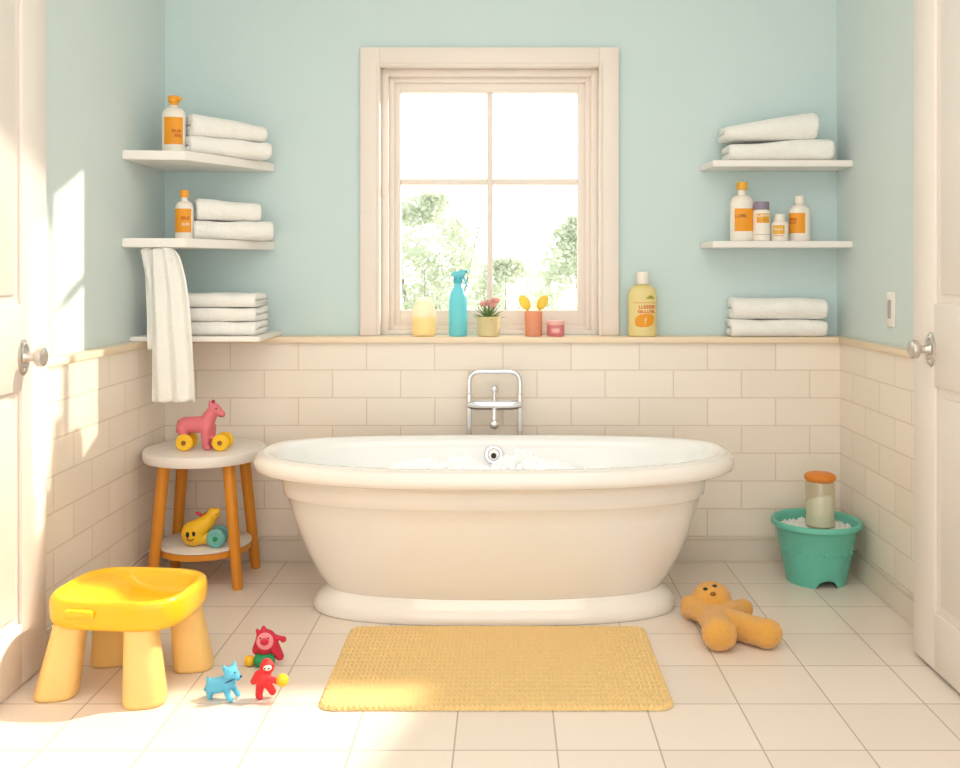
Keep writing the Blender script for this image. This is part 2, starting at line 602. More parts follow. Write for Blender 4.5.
for a0, a1 in ((GX0, mxc - .008), (mxc + .008, GX1)):
    for b0, b1 in ((GZ0, mzc - .008), (mzc + .008, GZ1)):
        bm = nbm(); box(bm, (a0, ys + .003, b0), (a1, ys + .007, b1))
        mk('pane', bm, M['pane'], win, smooth=False)


# doors -----------------------------------------------------------
def door(name, face, sgn, far, knob_y, knob_z, label):
    """leaf lying open along a side wall; face = x of the visible face, sgn = direction of the room"""
    D = struct(thing(name, label, 'door', (0, 0, 0)))
    near, ztop, zb, t = far - .86, 2.16, .012, .036
    back = face - sgn * t
    bm = nbm()
    xa, xb = sorted((back, face - sgn * .012))
    box(bm, (xa, near, zb), (xb, far, ztop), .001, 1)
    def raised(y0, y1, z0, z1, h=.012, b=.004):
        p, q = sorted((face - sgn * .013, face - sgn * (.012 - h)))
        box(bm, (p, y0, z0), (q, y1, z1), b, 2)
    st = .15
    raised(far - st, far, zb, ztop)
    raised(near, near + st, zb, ztop)
    for z0, z1 in ((zb, .185), (.858, 1.106), (2.02, ztop)):
        raised(near + st - .004, far - st + .004, z0, z1)
    for z0, z1 in ((.185, .858), (1.106, 2.02)):
        raised(near + st + .028, far - st - .028, z0 + .028, z1 - .028, .007, .006)
    mk('door_leaf', bm, M['door'], D)
    # knob: backplate, neck, disc
    K = thing('door_knob', '', 'x', (face, knob_y, knob_z))
    del K['category'], K['label']
    K.parent = D
    bm = nbm()
    t_ = nbm()
    lathe(t_, [(.03, 0), (.03, .003), (.026, .007)], 28, sx=1.0, sy=1.75)
    t_.transform(Matrix.Rotation(sgn * PI / 2, 4, 'Y') @ Matrix.Rotation(PI / 2, 4, 'Z') if False else Matrix.Identity(4))
    # backplate lies in the y-z plane
    t_.transform(Matrix(((0, 0, sgn, 0), (1, 0, 0, 0), (0, 1, 0, 0), (0, 0, 0, 1))))
    me = bpy.data.meshes.new('tmp'); t_.to_mesh(me); t_.free(); bm.from_mesh(me); bpy.data.meshes.remove(me)
    mk('backplate', bm, M['nickel'], K)
    for dz in (-.036, .036):
        bm = nbm(); ball(bm, (sgn * .007, 0, dz), .009, (.6, 1, 1))
        mk('screw', bm, M['nickel'], K)
    bm = nbm()
    lathe(bm, [(.019, .005), (.013, .012), (.012, .034), (.02, .038), (.0275, .044), (.029, .053), (.0265, .061), (.018, .0645), (.008, .064)], 28)
    bm.transform(Matrix(((0, 0, sgn, 0), (1, 0, 0, 0), (0, 1, 0, 0), (0, 0, 0, 1))))
    mk('knob', bm, M['nickel'], K)
    return D


door('door_1', -1.395, 1, 2.935, 2.79, .954, 'cream panelled door with round metal knob on the left wall')
door('door_2', 1.277, -1, 3.03, 2.90, .968, 'cream panelled door with round metal knob standing open on the right')

# light switch on the right wall ----------------------------------
sw = thing('light_switch', 'narrow white light switch on the aqua right wall above the ledge rail', 'light switch', (XR, 3.536, 1.0))
bm = nbm(); box(bm, (-.009, -.036, 0), (0, .036, .128), .003)
mk('switch_plate', bm, M['switch'], sw)
bm = nbm(); box(bm, (-.013, -.011, .03), (-.008, .011, .098), .002)
mk('rocker', bm, M['grey'], sw)

# ------------------------------------------------------------------ bath
TC = Vector((-.043, 3.507, 0))
tub = thing('bathtub', 'long white double-ended roll-top bathtub on a plinth under the window', 'bathtub', TC)


def lift(x, z):
    return z + .014 * (abs(x) / .86) ** 3 * max(0, (z - .3) / .25)


def tubring(a, b, z, n=2.5):
    return [(x, y, lift(x, zz)) for x, y, zz in superring(a, b, z, n, 120)]


outer = [(.59, .205, .074), (.605, .212, .085), (.635, .228, .13), (.672, .248, .20), (.705, .268, .28), (.729, .282, .35), (.744, .290, .398),
         (.750, .294, .402), (.756, .297, .408), (.760, .299, .43), (.766, .302, .46), (.775, .308, .478), (.795, .322, .486), (.822, .345, .486), (.843, .361, .487),
         (.856, .370, .494), (.861, .373, .508), (.860, .372, .522), (.854, .368, .536), (.842, .358, .546), (.826, .345, .5505)]
inner = [(.826, .345, .5505), (.806, .328, .550), (.790, .314, .543), (.778, .303, .528), (.766, .294, .50), (.742, .28, .44), (.70, .258, .34), (.65, .236, .24),
         (.58, .21, .175), (.48, .17, .142), (.3, .10, .132), (.1, .035, .13)]
bm = nbm(); rings(bm, [tubring(*r) for r in outer], True, False)
mk('tub_shell', bm, M['enamel_out'], tub, angle=180)
bm = nbm(); rings(bm, [tubring(*r) for r in inner], False, True)
mk('tub_basin', bm, M['enamel'], tub, angle=180)
bm = nbm()
rings(bm, [superring(a, b, z, 2.6, 120) for a, b, z in ((.646, .237, 0), (.651, .242, .006), (.651, .242, .022), (.646, .238, .038), (.634, .229, .052), (.618, .218, .065), (.606, .211, .074), (.598, .207, .080), (.59, .204, .082))])
mk('plinth', bm, M['enamel_out'], tub, angle=180)
# overflow on the far inner wall
ov = bpy.data.objects.new('overflow_drain', None); COL.objects.link(ov); ov.parent = tub
ov.location = (-.005, .281, .484)
ov.rotation_euler = (math.radians(-12), 0, 0)
bm = nbm(); disc(bm, (0, -.004, 0), .036, .008, 'Y', 32, .003)
mk('drain_rim', bm, M['chrome'], ov)
bm = nbm(); disc(bm, (0, -.011, 0), .025, .010, 'Y', 28, .004)
mk('drain_cap', bm, M['nickel'], ov)
bm = nbm(); disc(bm, (0, -.018, -.005), .011, .008, 'Y', 20, .002)
mk('drain_hole', bm, M['dark'], ov)

# water and foam
bm = nbm(); rings(bm, [superring(.722, .266, .385, 2.5, 96, (TC.x, TC.y)), superring(.735, .272, .42, 2.5, 96, (TC.x, TC.y))])
tag(mk('bath_water', bm, M['water'], smooth=False), 'clear bath water filling the white tub below the foam', 'water', kind='stuff')
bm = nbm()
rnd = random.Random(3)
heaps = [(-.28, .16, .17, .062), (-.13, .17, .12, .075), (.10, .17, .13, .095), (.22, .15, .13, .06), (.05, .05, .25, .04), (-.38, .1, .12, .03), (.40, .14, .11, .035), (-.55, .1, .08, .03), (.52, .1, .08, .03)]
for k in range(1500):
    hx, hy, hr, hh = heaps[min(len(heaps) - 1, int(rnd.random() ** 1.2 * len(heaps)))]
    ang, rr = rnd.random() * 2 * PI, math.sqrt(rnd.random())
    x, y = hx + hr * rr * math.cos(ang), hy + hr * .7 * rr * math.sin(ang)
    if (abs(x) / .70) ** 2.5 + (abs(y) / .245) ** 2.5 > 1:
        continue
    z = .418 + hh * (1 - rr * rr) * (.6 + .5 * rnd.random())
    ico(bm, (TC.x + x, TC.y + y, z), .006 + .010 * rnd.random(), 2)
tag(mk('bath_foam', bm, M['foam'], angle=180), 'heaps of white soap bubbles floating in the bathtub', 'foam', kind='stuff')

# faucet ----------------------------------------------------------
YF = 3.945
fc = thing('bath_faucet', 'chrome floor-standing faucet frame behind the middle of the bathtub', 'faucet', (-.047, YF, 0))
hw, zt, zb_ = .104, .793, .659
bm = nbm()
tube(bm, arc_pts([(-hw, 0, zb_ + .03), (-hw, 0, zt), (hw, 0, zt), (hw, 0, zb_ + .03)], .045, 8), .0105, 16)
mk('hoop', bm, M['chrome'], fc)
for s in (-1, 1):
    bm = nbm()
    lathe(bm, [(.03, 0), (.03, .006), (.014, .010), (.012, .02), (.012, zb_ + .03), (.014, zb_ + .032), (.014, zb_ + .042), (.0105, zb_ + .046)], 20, (s * hw, 0, 0))
    mk('post', bm, M['chrome'], fc)
bm = nbm()
tube(bm, [(-hw - .004, 0, zb_), (-hw + .03, -.004, zb_), (hw - .03, -.004, zb_), (hw + .004, 0, zb_)], [.016, .023, .023, .016], 20)
mk('mixer_bar', bm, M['chrome'], fc)
bm = nbm()
lathe(bm, [(.006, .012), (.006, .045), (.012, .05), (.018, .06), (.018, .07), (.011, .079), (.004, .081)], 20, (0, -.004, zb_))
mk('diverter_knob', bm, M['chrome'], fc)
bm = nbm()
tube(bm, [(0, -.01, zb_ - .01), (0, -.022, zb_ - .035), (0, -.024, zb_ - .06)], [.012, .011, .011], 16)
mk('spout', bm, M['chrome'], fc)
bm = nbm(); ball(bm, (0, -.026, zb_ - .076), .020, (1, .9, 1.1))
mk('spout_tip', bm, M['chrome'], fc)

# ------------------------------------------------------------------ bath mat
X0, X1, Y0, Y1 = -.519, .464, 2.638, 3.252
NX, NY = 352, 220
vs, fs = [], []
cu, cv = .0140, .0290
rc = .045
for j in range(NY + 1):
    for i in range(NX + 1):
        u, v = i / NX, j / NY
        x, y = X0 + (X1 - X0) * u, Y0 + (Y1 - Y0) * v
        # rounded corners
        for cx, sx in ((X0 + rc, -1), (X1 - rc, 1)):
            for cy, sy in ((Y0 + rc, -1), (Y1 - rc, 1)):
                dx, dy = (x - cx) * sx, (y - cy) * sy
                if dx > 0 and dy > 0:
                    m_ = max(dx, dy)
                    l_ = math.hypot(dx, dy)
                    x, y = cx + sx * dx * m_ / l_, cy + sy * dy * m_ / l_
        a = (x - X0) / cu
        fr = a - math.floor(a)
        b = (y - Y0) / cv + .5 * abs(fr - .5) * 2
        h = .0085 + .0075 * (abs(math.sin(PI * a)) ** .6) * (.10 + .90 * abs(math.sin(PI * b)))
        e = min(x - X0, X1 - x, y - Y0, Y1 - y)
        e2 = min(i, NX - i) * (X1 - X0) / NX
        e3 = min(j, NY - j) * (Y1 - Y0) / NY
        ed = min(e2, e3)
        if ed < .012:
            h *= math.sqrt(max(0.02, 1 - (1 - ed / .012) ** 2))
            k_ = (x + y) / .017
            off = .0022 * math.sin(2 * PI * k_)
            if ed == e3 and ed < .006:
                y += off * (1 if j > NY / 2 else -1)
            elif ed < .006:
                x += off * (1 if i > NX / 2 else -1)
        vs.append((x, y, max(.0006, h + .0008 * noise.noise((x * 30, y * 30, 0)))))
for j in range(NY):
    for i in range(NX):
        q = j * (NX + 1) + i
        fs.append((q, q + 1, q + NX + 2, q + NX + 1))
me = bpy.data.meshes.new('bath_mat'); me.from_pydata(vs, [], fs)
tag(mk_me('bath_mat', me, M['mat'], angle=180), 'mustard yellow woven rectangular bath mat on the floor before the bathtub', 'bath mat')


# ------------------------------------------------------------------ towels
def towel_mesh(L, D, H, layers=2, seed=0, slope=0.0, skew=0.0, wob=.005):
    """folded towel: cross-section is a sheet folded at the front, extruded along x. base at z=0, front at y=0"""
    t = H / layers * .97
    # centreline serpentine in (y,z): folds alternate front/back
    cl = []
    for k in range(layers):
        z = H * (k + .5) / layers
        fr, bk = t * .55, D - t * .55
        seq = [bk, fr] if k % 2 == 0 else [fr, bk]
        n = 8
        for q in range(n + 1):
            cl.append((seq[0] + (seq[1] - seq[0]) * q / n, z))
        if k < layers - 1:
            yc, sgn = (fr, -1) if k % 2 == 0 else (bk, 1)
            for q in range(1, 6):
                a_ = PI * q / 6
                cl.append((yc + sgn * math.sin(a_) * H / layers * .5, z + H / layers * (.5 - .5 * math.cos(a_))))
    cl = [Vector((a, b)) for a, b in cl]
    left, right = [], []
    for i, p in enumerate(cl):
        tg = (cl[min(i + 1, len(cl) - 1)] - cl[max(i - 1, 0)]).normalized()
        nrm = Vector((-tg.y, tg.x))
        left.append(p + nrm * t * .5)
        right.append(p - nrm * t * .5)
    # round tips
    e = cl[-1]; tg = (cl[-1] - cl[-2]).normalized()
    s_ = cl[0]; tg0 = (cl[0] - cl[1]).normalized()
    prof = left + [e + tg * t * .35] + right[::-1] + [s_ + tg0 * t * .35]
    bm = nbm()
    rs = []
    NXS = 34
    cy, cz = D / 2, H / 2
    for i in range(NXS + 1):
        u = i / NXS
        x = (u - .5) * L
        ed = min(u, 1 - u) * L
        k = 1.0 if ed > t * .3 else .80 + .20 * math.sqrt(max(0, 1 - (1 - ed / (t * .3)) ** 2))
        ring = []
        for p in prof:
            y, z = p.x, p.y
            # shrink each end softly about the layer middle
            li = min(layers - 1, max(0, int(z / (H / layers))))
            zm = H * (li + .5) / layers
            z = zm + (z - zm) * (k if k < 1 else 1)
            xx = x + skew * (z / H) * L * .1
            nz = noise.noise((x * 9 + seed * 3.1, y * 9, z * 20 + seed)) * wob
            ny = noise.noise((x * 14 + seed * 1.7, z * 30, seed)) * wob
            zz = z + nz * (.3 + z / H) + slope * x * (z / H)
            ring.append((xx, y + ny, max(.0, zz)))
        rs.append(ring)
    rings(bm, rs, True, True)
    return bm


def towel(label, loc, L, D, H, layers=2, rz=0.0, seed=0, slope=0.0, skew=0.0, group='white folded towels'):
    bm = towel_mesh(L, D, H, layers, seed, slope, skew)
    o = mk('folded_towel', bm, M['towel'], angle=180)
    o.location = loc
    o.rotation_euler = (0, 0, rz)
    return tag(o, label, 'towel', group)


# ------------------------------------------------------------------ shelves
def shelf(label, poly, z0, z1, group='white wall shelves'):
    bm = nbm()
    a = [bm.verts.new((x, y, z0)) for x, y in poly]
    b = [bm.verts.new((x, y, z1)) for x, y in poly]
    n = len(poly)
    bm.faces.new(a[::-1]); bm.faces.new(b)
    for i in range(n):
        bm.faces.new((a[i], a[(i + 1) % n], b[(i + 1) % n], b[i]))
    bmesh.ops.bevel(bm, geom=bm.edges[:], offset=.003, segments=2, affect='EDGES')
    o = mk('wall_shelf', bm, M['shelf'])
    return tag(o, label, 'shelf', group)


lp = [(XL, YB), (XL, 3.663), (-1.222, 3.69), (-1.0, 4.07), (-.986, YB)]
shelf('white corner shelf, highest on the left wall, holding a bottle and towels', lp, 1.628, 1.663)
shelf('white corner shelf, second on the left, with a towel hanging below it', lp, 1.294, 1.329)
shelf('low white corner shelf at ledge height on the left under folded towels', [(XL, YB), (XL, 3.737), (-.955, 3.737), (-.955, YB)], .9305, .949)
rp = [(XR, YB), (.828, YB), (.843, 3.934), (XR, 3.934)]
shelf('white shelf on the right holding two folded towels, no bottles', rp, 1.630, 1.656)
shelf('white shelf on the right carrying four toiletry bottles', rp, 1.300, 1.326)

# left towels
r38 = math.radians(36)
ZL1, ZL2, ZL3 = 1.6635, 1.3295, .9495
n38 = Vector((-math.sin(r38), math.cos(r38), 0))
c0 = Vector((-1.105, 3.885, ZL1))
towel('white folded towel lying under another on the highest left shelf', c0, .335, .150, .072, 2, r38, 1)
towel('white folded towel topping the pair on the highest left shelf', c0 + Vector((-.006, .004, .0735)), .305, .142, .078, 2, r38, 2, slope=-.10)
r20 = math.radians(24)
c1 = Vector((-1.098, 3.90, ZL2))
towel('white folded towel lying under another on the second left corner shelf', c1, .31, .15, .076, 2, r20, 3)
towel('white folded towel topping the pair on the second left corner shelf', c1 + Vector((-.022, .008, .0785)), .250, .135, .080, 2, r20, 4, slope=-.09)
for k, (lab, L, dx) in enumerate((('bottom', .33, 0), ('middle', .325, .004), ('top', .33, -.002))):
    towel('white folded towel, %s of the three stacked on the low left shelf' % lab,
          (-1.150 + dx, 3.80, ZL3 + .0555 * k), L, .21, .0545, 2, 0.0, 5 + k)
# right towels
towel('white folded towel lying under the tilted one on the upper right shelf', (1.125, 3.945, 1.6565), .425, .16, .078, 2, 0, 9, slope=.05)
towel('white folded towel tilted up to the right, topmost on the upper right shelf', (1.085, 3.948, 1.7415), .375, .155, .088, 2, 0, 10, slope=.16)
towel('white folded towel lying under another on the back ledge at right', (1.132, 4.006, LEDGE + .0005), .395, .115, .072, 2, 0, 12)
towel('white folded towel topping the pair on the back ledge at right', (1.137, 4.008, LEDGE + .0735), .39, .112, .088, 2, 0, 13)

# hanging towel ----------------------------------------------------
bm = nbm()


def drape(xl_top, xr_top, xl_bot, xr_bot, zt, zb, y, folds, amp, seed, th=.006, nu=60, nv=50):
    front, back = [], []
    for j in range(nv + 1):
        v = j / nv
        rowf, rowb = [], []
        sw_ = 1 - math.exp(-5 * v)
        for i in range(nu + 1):
            u = i / nu
            xl = xl_top + (xl_bot - xl_top) * (sw_ * .75 + .25 * v)
            xr = xr_top + (xr_bot - xr_top) * (sw_ * .75 + .25 * v)
            x = xl + (xr - xl) * u
            z = zt + (zb - zt) * v
            if v < .06:
                z -= .012 * (1 - v / .06) * abs(2 * u - 1) ** 2
            a_ = amp * (1 - .35 * v)
            yy = y + a_ * math.cos(folds * 2 * PI * u + .7 * math.sin(3 * v + seed)) + .006 * noise.noise((u * 4, v * 5, seed))
            e = abs(2 * u - 1)
            z += (.010 * noise.noise((u * 5 + seed, 0, seed)) * v)
            rowf.append((x, yy - th / 2 * (1 - e ** 6), z))
            rowb.append((x, yy + th / 2 * (1 - e ** 6), z))
        front.append(rowf)
        back.append(rowb)
    rs = [f + b[::-1] for f, b in zip(front, back)]
    rings(bm, rs, True, True)


drape(-1.405, -1.340, -1.375, -1.300, 1.292, .905, 3.702, 1.5, .006, 2.0, nu=30)
drape(-1.355, -1.255, -1.352, -1.183, 1.293, .705, 3.682, 2.5, .014, 1.0)
tag(mk('hanging_towel', bm, M['towel'], angle=180), 'long cream towel hanging in folds from the second left corner shelf', 'towel')


# ------------------------------------------------------------------ bottles
def bottle(label, loc, r, h, neck_z, cap, body, label_spec, cap_mat, sy=.75, group=None, shoulder=.16, neck_r=.35, cap_r=.42, cap_h=.14, kind='bottle', name='toiletry_bottle', rz=0, disc_cap=False):
    t = thing(name, label, kind, loc, rz, group)
    bz = h * neck_z
    bm = nbm()
    sh = h * shoulder
    prof = [(r * .90, 0), (r * .985, h * .012), (r, h * .03)]
    for k in range(9):
        a = k / 8 * PI / 2
        prof.append((r * neck_r + (r - r * neck_r) * math.cos(a), bz - sh + sh * math.sin(a)))
    prof += [(r * neck_r, bz + h * .02), (r * neck_r, h - h * cap_h * .9)]
    lathe(bm, prof, 36, sx=1.0, sy=sy)
    mk('bottle_body', bm, M[body], t, angle=50)
    bm = nbm()
    cr = r * cap_r
    z0 = h - h * cap_h
    if disc_cap:
        lathe(bm, [(cr * .8, z0), (cr * .8, z0 + h * cap_h * .3), (cr, z0 + h * cap_h * .34), (cr * 1.02, z0 + h * cap_h * .7), (cr * .9, h * .995), (cr * .6, h)], 28)
        box(bm, (0, -cr * .3, z0 + h * cap_h * .55), (cr * 1.5, cr * .3, z0 + h * cap_h * .85), .002)
    else:
        lathe(bm, [(cr * .97, z0), (cr, z0 + .002), (cr, h - .003), (cr * .92, h)], 28)
    mk('cap', bm, M[cap_mat], t)
    for sp in label_spec:
        nm, mat, a0, a1, z0, z1 = sp[:6]
        bm = nbm()
        if len(sp) > 6:
            glyphs(bm, r, math.radians(a0), math.radians(a1), h * z0, h * z1, sp[6], 1, sy, .0014, sp[7])
        else:
            patch(bm, r, math.radians(a0), math.radians(a1), h * z0, h * z1, 1, sy, 14, .0007)
        mk(nm, bm, M[mat], t, smooth=len(sp) <= 6)
    return t


# highest left shelf
bottle('white pump bottle with orange label and orange cap on the highest left shelf', (-1.312, 3.815, ZL1), .046, .232, .80, 'cap', 'white_pl',
       [('label', 'orange_lab', -38, 62, .16, .62), ('printing', 'ink', 5, 50, .36, .41, 5, 1), ('printing', 'ink', 18, 56, .28, .33, 4, 2)], 'orange_cap', disc_cap=True, cap_h=.16, cap_r=.48, group='orange-labelled white bottles')
bottle('small white bottle with orange label and orange cap on the second left shelf', (-1.282, 3.85, ZL2), .036, .196, .78, 'cap', 'white_pl',
       [('label', 'orange_lab', -60, 60, .14, .62), ('printing', 'ink', -5, 45, .40, .46, 4, 3), ('printing', 'white_pl', 0, 45, .28, .33, 4, 4)], 'orange_cap', cap_h=.14, cap_r=.5, group='orange-labelled white bottles')
# lower right shelf
ZR = 1.3265
bottle('tallest white bottle with golden cap and orange label on the right shelf', ((742 - VX) * 4.01 / F, 4.01, ZR), .049, .246, .78, 'cap', 'white_pl',
       [('label', 'orange_lab', -48, 58, .17, .55), ('printing', 'ink_dark', -42, 12, .40, .45, 5, 5), ('printing', 'gold_cap', -46, 56, .22, .24, 1, 6)], 'gold_cap', cap_h=.13, cap_r=.46, group='toiletry bottles on the right shelf')
bottle('white bottle with a mauve grey cap on the right shelf', ((761.5 - VX) * 3.985 / F, 3.985, ZR), .035, .162, .80, 'cap', 'white_pl',
       [('label', 'gold_cap', -48, 48, .46, .70), ('printing', 'white_pl', -40, 40, .62, .67, 4, 7), ('printing', 'ink_orange', -42, 42, .50, .56, 5, 8), ('stripe', 'grey', -70, 70, .16, .175)],
       'purple', cap_h=.2, cap_r=.9, neck_r=.8, shoulder=.05, sy=1.0, group='toiletry bottles on the right shelf')
bottle('smallest white bottle with white cap on the right shelf', ((779.5 - VX) * 3.985 / F, 3.985, ZR), .0355, .112, .74, 'cap', 'white_pl',
       [('label', 'gold_cap', -60, 20, .26, .58), ('printing', 'white_pl', -50, 10, .40, .47, 4, 9), ('printing', 'ink_orange', -55, 15, .18, .22, 4, 10)],
       'white_pl', cap_h=.28, cap_r=.62, neck_r=.58, shoulder=.12, sy=.9, group='toiletry bottles on the right shelf')
bottle('white bottle with white cap and orange label, rightmost on the right shelf', ((799.5 - VX) * 4.02 / F, 4.02, ZR), .044, .190, .80, 'cap', 'white_pl',
       [('label', 'orange_lab', -85, 18, .18, .62), ('printing', 'ink', -75, -25, .45, .51, 4, 11), ('printing', 'ink', -72, -30, .38, .43, 4, 12)], 'white_pl', cap_h=.16, cap_r=.46, group='toiletry bottles on the right shelf')
# lotion on the ledge
t = bottle('cream yellow lotion bottle with white cap and orange label beside the window', ((642.5 - VX) * 4.055 / F, 4.055, LEDGE + .0005), .060, .270, .80, 'cap', 'cream_pl',
           [('stripe', 'ink_orange', -42, 58, .520, .527), ('printing', 'red_text', -20, 52, .435, .485, 7, 13), ('printing', 'red_text', -24, 52, .365, .41, 8, 14)],
           'white_pl', sy=.68, cap_h=.19, cap_r=.42, neck_r=.36, shoulder=.17)
bm = nbm()  # rounded orange swash and pale leaf emblem on the lotion label
for cx, cz, rx, rz, a in ((4, .25, 40, .10, 0),):
    N = 28
    ctr = None
    pts = []
    for k in range(N):
        th_ = 2 * PI * k / N
        an = math.radians(cx + rx * math.copysign(abs(math.cos(th_)) ** .7, math.cos(th_)))
        z = .270 * (cz + rz * math.copysign(abs(math.sin(th_)) ** .8, math.sin(th_)) + .02 * math.cos(th_))
        pts.append((an, z))
    for q in range(N // 2 - 1):
        a0, z0 = pts[(q) % N]; a1, z1 = pts[q + 1]; a2, z2 = pts[N - 1 - q - 1]; a3, z3 = pts[(N - q) % N]
        f = [bm.verts.new(((.0612) * math.sin(a_), -(.0612) * .68 * math.cos(a_), z_)) for a_, z_ in ((a0, z0), (a1, z1), (a2, z2), (a3, z3))]
        try:
            bm.faces.new(f)
        except ValueError:
            pass
mk('label_swash', bm, M['orange_lab'], t)
bm = nbm()
for k in range(9):
    a = math.radians(10 + k * 4)
    hgt = .012 * math.sin(PI * (k + 1) / 10)
    patch(bm, .0600, a, a + math.radians(3.6), .158, .160 + hgt, 1, .68, 1, .0012)
mk('label_emblem', bm, M['green_ink'], t, smooth=False)

# ------------------------------------------------------------------ window ledge things
YL = 4.065
ZS = LEDGE + .0005


def lx(px, y=YL):
    return (px - VX) * y / F


cj = thing('candle_jar', 'frosted glass jar half filled with yellow wax, leftmost on the window ledge', 'candle', (lx(424), YL, ZS))
bm = nbm(); lathe(bm, [(.044, 0), (.049, .006), (.050, .03), (.050, .10), (.046, .125), (.036, .145), (.030, .150), (.030, .165), (.027, .165), (.027, .15), (.034, .14), (.044, .122), (.0478, .10), (.0478, .006)], 36, cap1=True)
mk('jar', bm, M['frost'], cj)
bm = nbm(); lathe(bm, [(.043, .0075), (.0472, .010), (.0472, .078), (.044, .082)], 32)
mk('wax', bm, M['wax'], cj)
bm = nbm(); tube(bm, [(0, 0, .08), (.001, 0, .097)], .0012, 8)
mk('wick', bm, M['dark'], cj)

sb = thing('spray_bottle', 'turquoise spray bottle with trigger head on the window ledge', 'spray bottle', (lx(458), YL, ZS))
bm = nbm(); lathe(bm, [(.034, 0), (.038, .004), (.039, .02), (.039, .135), (.037, .16), (.030, .185), (.020, .203), (.016, .212), (.0155, .226)], 32)
mk('bottle_body', bm, M['spray'], sb)
bm = nbm(); lathe(bm, [(.017, .222), (.019, .224), (.019, .246), (.015, .25)], 24)
mk('collar', bm, M['spray_d'], sb)
bm = nbm()
rings(bm, [[(x, y, z) for x, y, z in ((-.028, -.011, .247 + o), (-.028, .011, .247 + o), (.026, .011, .253 + o), (.034, .008, .258 + o), (.034, -.008, .258 + o), (.026, -.011, .253 + o))] for o in (0, .022)])
bmesh.ops.bevel(bm, geom=bm.edges[:], offset=.005, segments=2, affect='EDGES')
mk('spray_head', bm, M['spray'], sb)
bm = nbm(); disc(bm, (.036, 0, .271), .006, .010, 'X', 16, .001)
mk('nozzle', bm, M['spray_d'], sb)
bm = nbm(); tube(bm, [(.020, 0, .252), (.029, 0, .236), (.034, 0, .218), (.041, 0, .205)], [.005, .0045, .004, .003], 10)
mk('trigger', bm, M['spray_d'], sb)

pp = thing('potted_plant', 'small green succulent with pink flowers in a yellow woven pot on the ledge', 'plant', (lx(488.5), YL, ZS))
bm = nbm(); lathe(bm, [(.041, 0), (.046, .004), (.048, .05), (.049, .074), (.051, .076), (.051, .083), (.046, .083), (.045, .07), (.044, .066)], 36)
mk('pot', bm, M['pot'], pp)
bm = nbm(); lathe(bm, [(.044, .060), (.0445, .070), (.02, .074)], 24)
mk('soil', bm, M['soil'], pp)
rnd = random.Random(5)
bm = nbm()
for k in range(24):
    a = k * 2.399
    tilt = .30 + 1.0 * (k / 24)
    Lf = .080 + .022 * rnd.random()
    d = Vector((math.cos(a) * math.sin(tilt), math.sin(a) * math.sin(tilt) * .75, math.cos(tilt)))
    s = Vector((0, 0, 1)).cross(d).normalized()
    pr = None
    base = Vector((0, 0, .068))
    cr = []
    for q in range(6):
        u = q / 5
        p = base + d * Lf * u + Vector((0, 0, -.025 * u * u * math.sin(tilt)))
        w = .0062 * (1 - u ** 2.2) + .0004
        nn = s.cross(d).normalized() * w * .5
        cr.append([p + s * w, p + nn, p - s * w, p - nn])
    rings(bm, cr)
mk('foliage', bm, M['leaf'], pp, angle=180)
for k, (x, y, z) in enumerate(((.004, -.012, .142), (.03, -.004, .150), (-.020, -.01, .136), (.018, -.02, .130))):
    bm = nbm()
    for q in range(6):
        a = q / 6 * 2 * PI
        ball(bm, (x + .0095 * math.cos(a), y + .0095 * math.sin(a), z), .0085, (1, 1, 1.3), 10, 8)
    ball(bm, (x, y, z), .008, u=10, v=8)
    tube(bm, [(x * .3, y * .3, .07), (x * .8, y * .8, z - .03), (x, y, z)], .0016, 6)
    mk('blossom', bm, M['bloom'], pp, angle=180)

cp = thing('tumbler', 'coral orange tumbler holding two yellow spoons on the ledge', 'cup', (lx(533.5), YL, ZS))
bm = nbm(); lathe(bm, [(.034, 0), (.036, .003), (.038, .10), (.0385, .103), (.037, .103), (.035, .09), (.033, .008)], 32)
mk('cup_body', bm, M['cup'], cp)
for s, lab in ((-1, 'yellow silicone spoon leaning left in the coral tumbler'), (1, 'yellow silicone spoon leaning right in the coral tumbler')):
    sp_ = thing('spoon', lab, 'spoon', (lx(533.5) + s * .008, YL, ZS + .0095), group='spoons in the coral tumbler')
    bm = nbm()
    tube(bm, [(-s * .010, 0, 0), (s * .014, 0, .085), (s * .020, 0, .115)], [.004, .0045, .005], 12)
    mk('handle', bm, M['spoon'], sp_)
    bm = nbm()
    ball(bm, (s * .030, 0, .132), .03, (.72, .35, 1.15), 20, 14, Matrix.Rotation(s * math.radians(30), 4, 'Y'))
    mk('bowl', bm, M['spoon'], sp_)

pj = thing('cosmetic_jar', 'small rose pink lidded jar, rightmost under the window', 'jar', (lx(555.5), YL - .01, ZS))
bm = nbm(); lathe(bm, [(.031, 0), (.036, .005), (.0375, .02), (.037, .044), (.034, .048)], 32)
mk('jar_body', bm, M['pinkjar'], pj)
bm = nbm(); lathe(bm, [(.0375, .047), (.0385, .049), (.0385, .062), (.036, .066), (.02, .067)], 32)
mk('lid', bm, M['pinklid'], pj)
bm = nbm(); patch(bm, .0375, math.radians(-30), math.radians(25), .018, .034, 1, 1, 6, .0006)
mk('label', bm, M['pinklid'], pj)

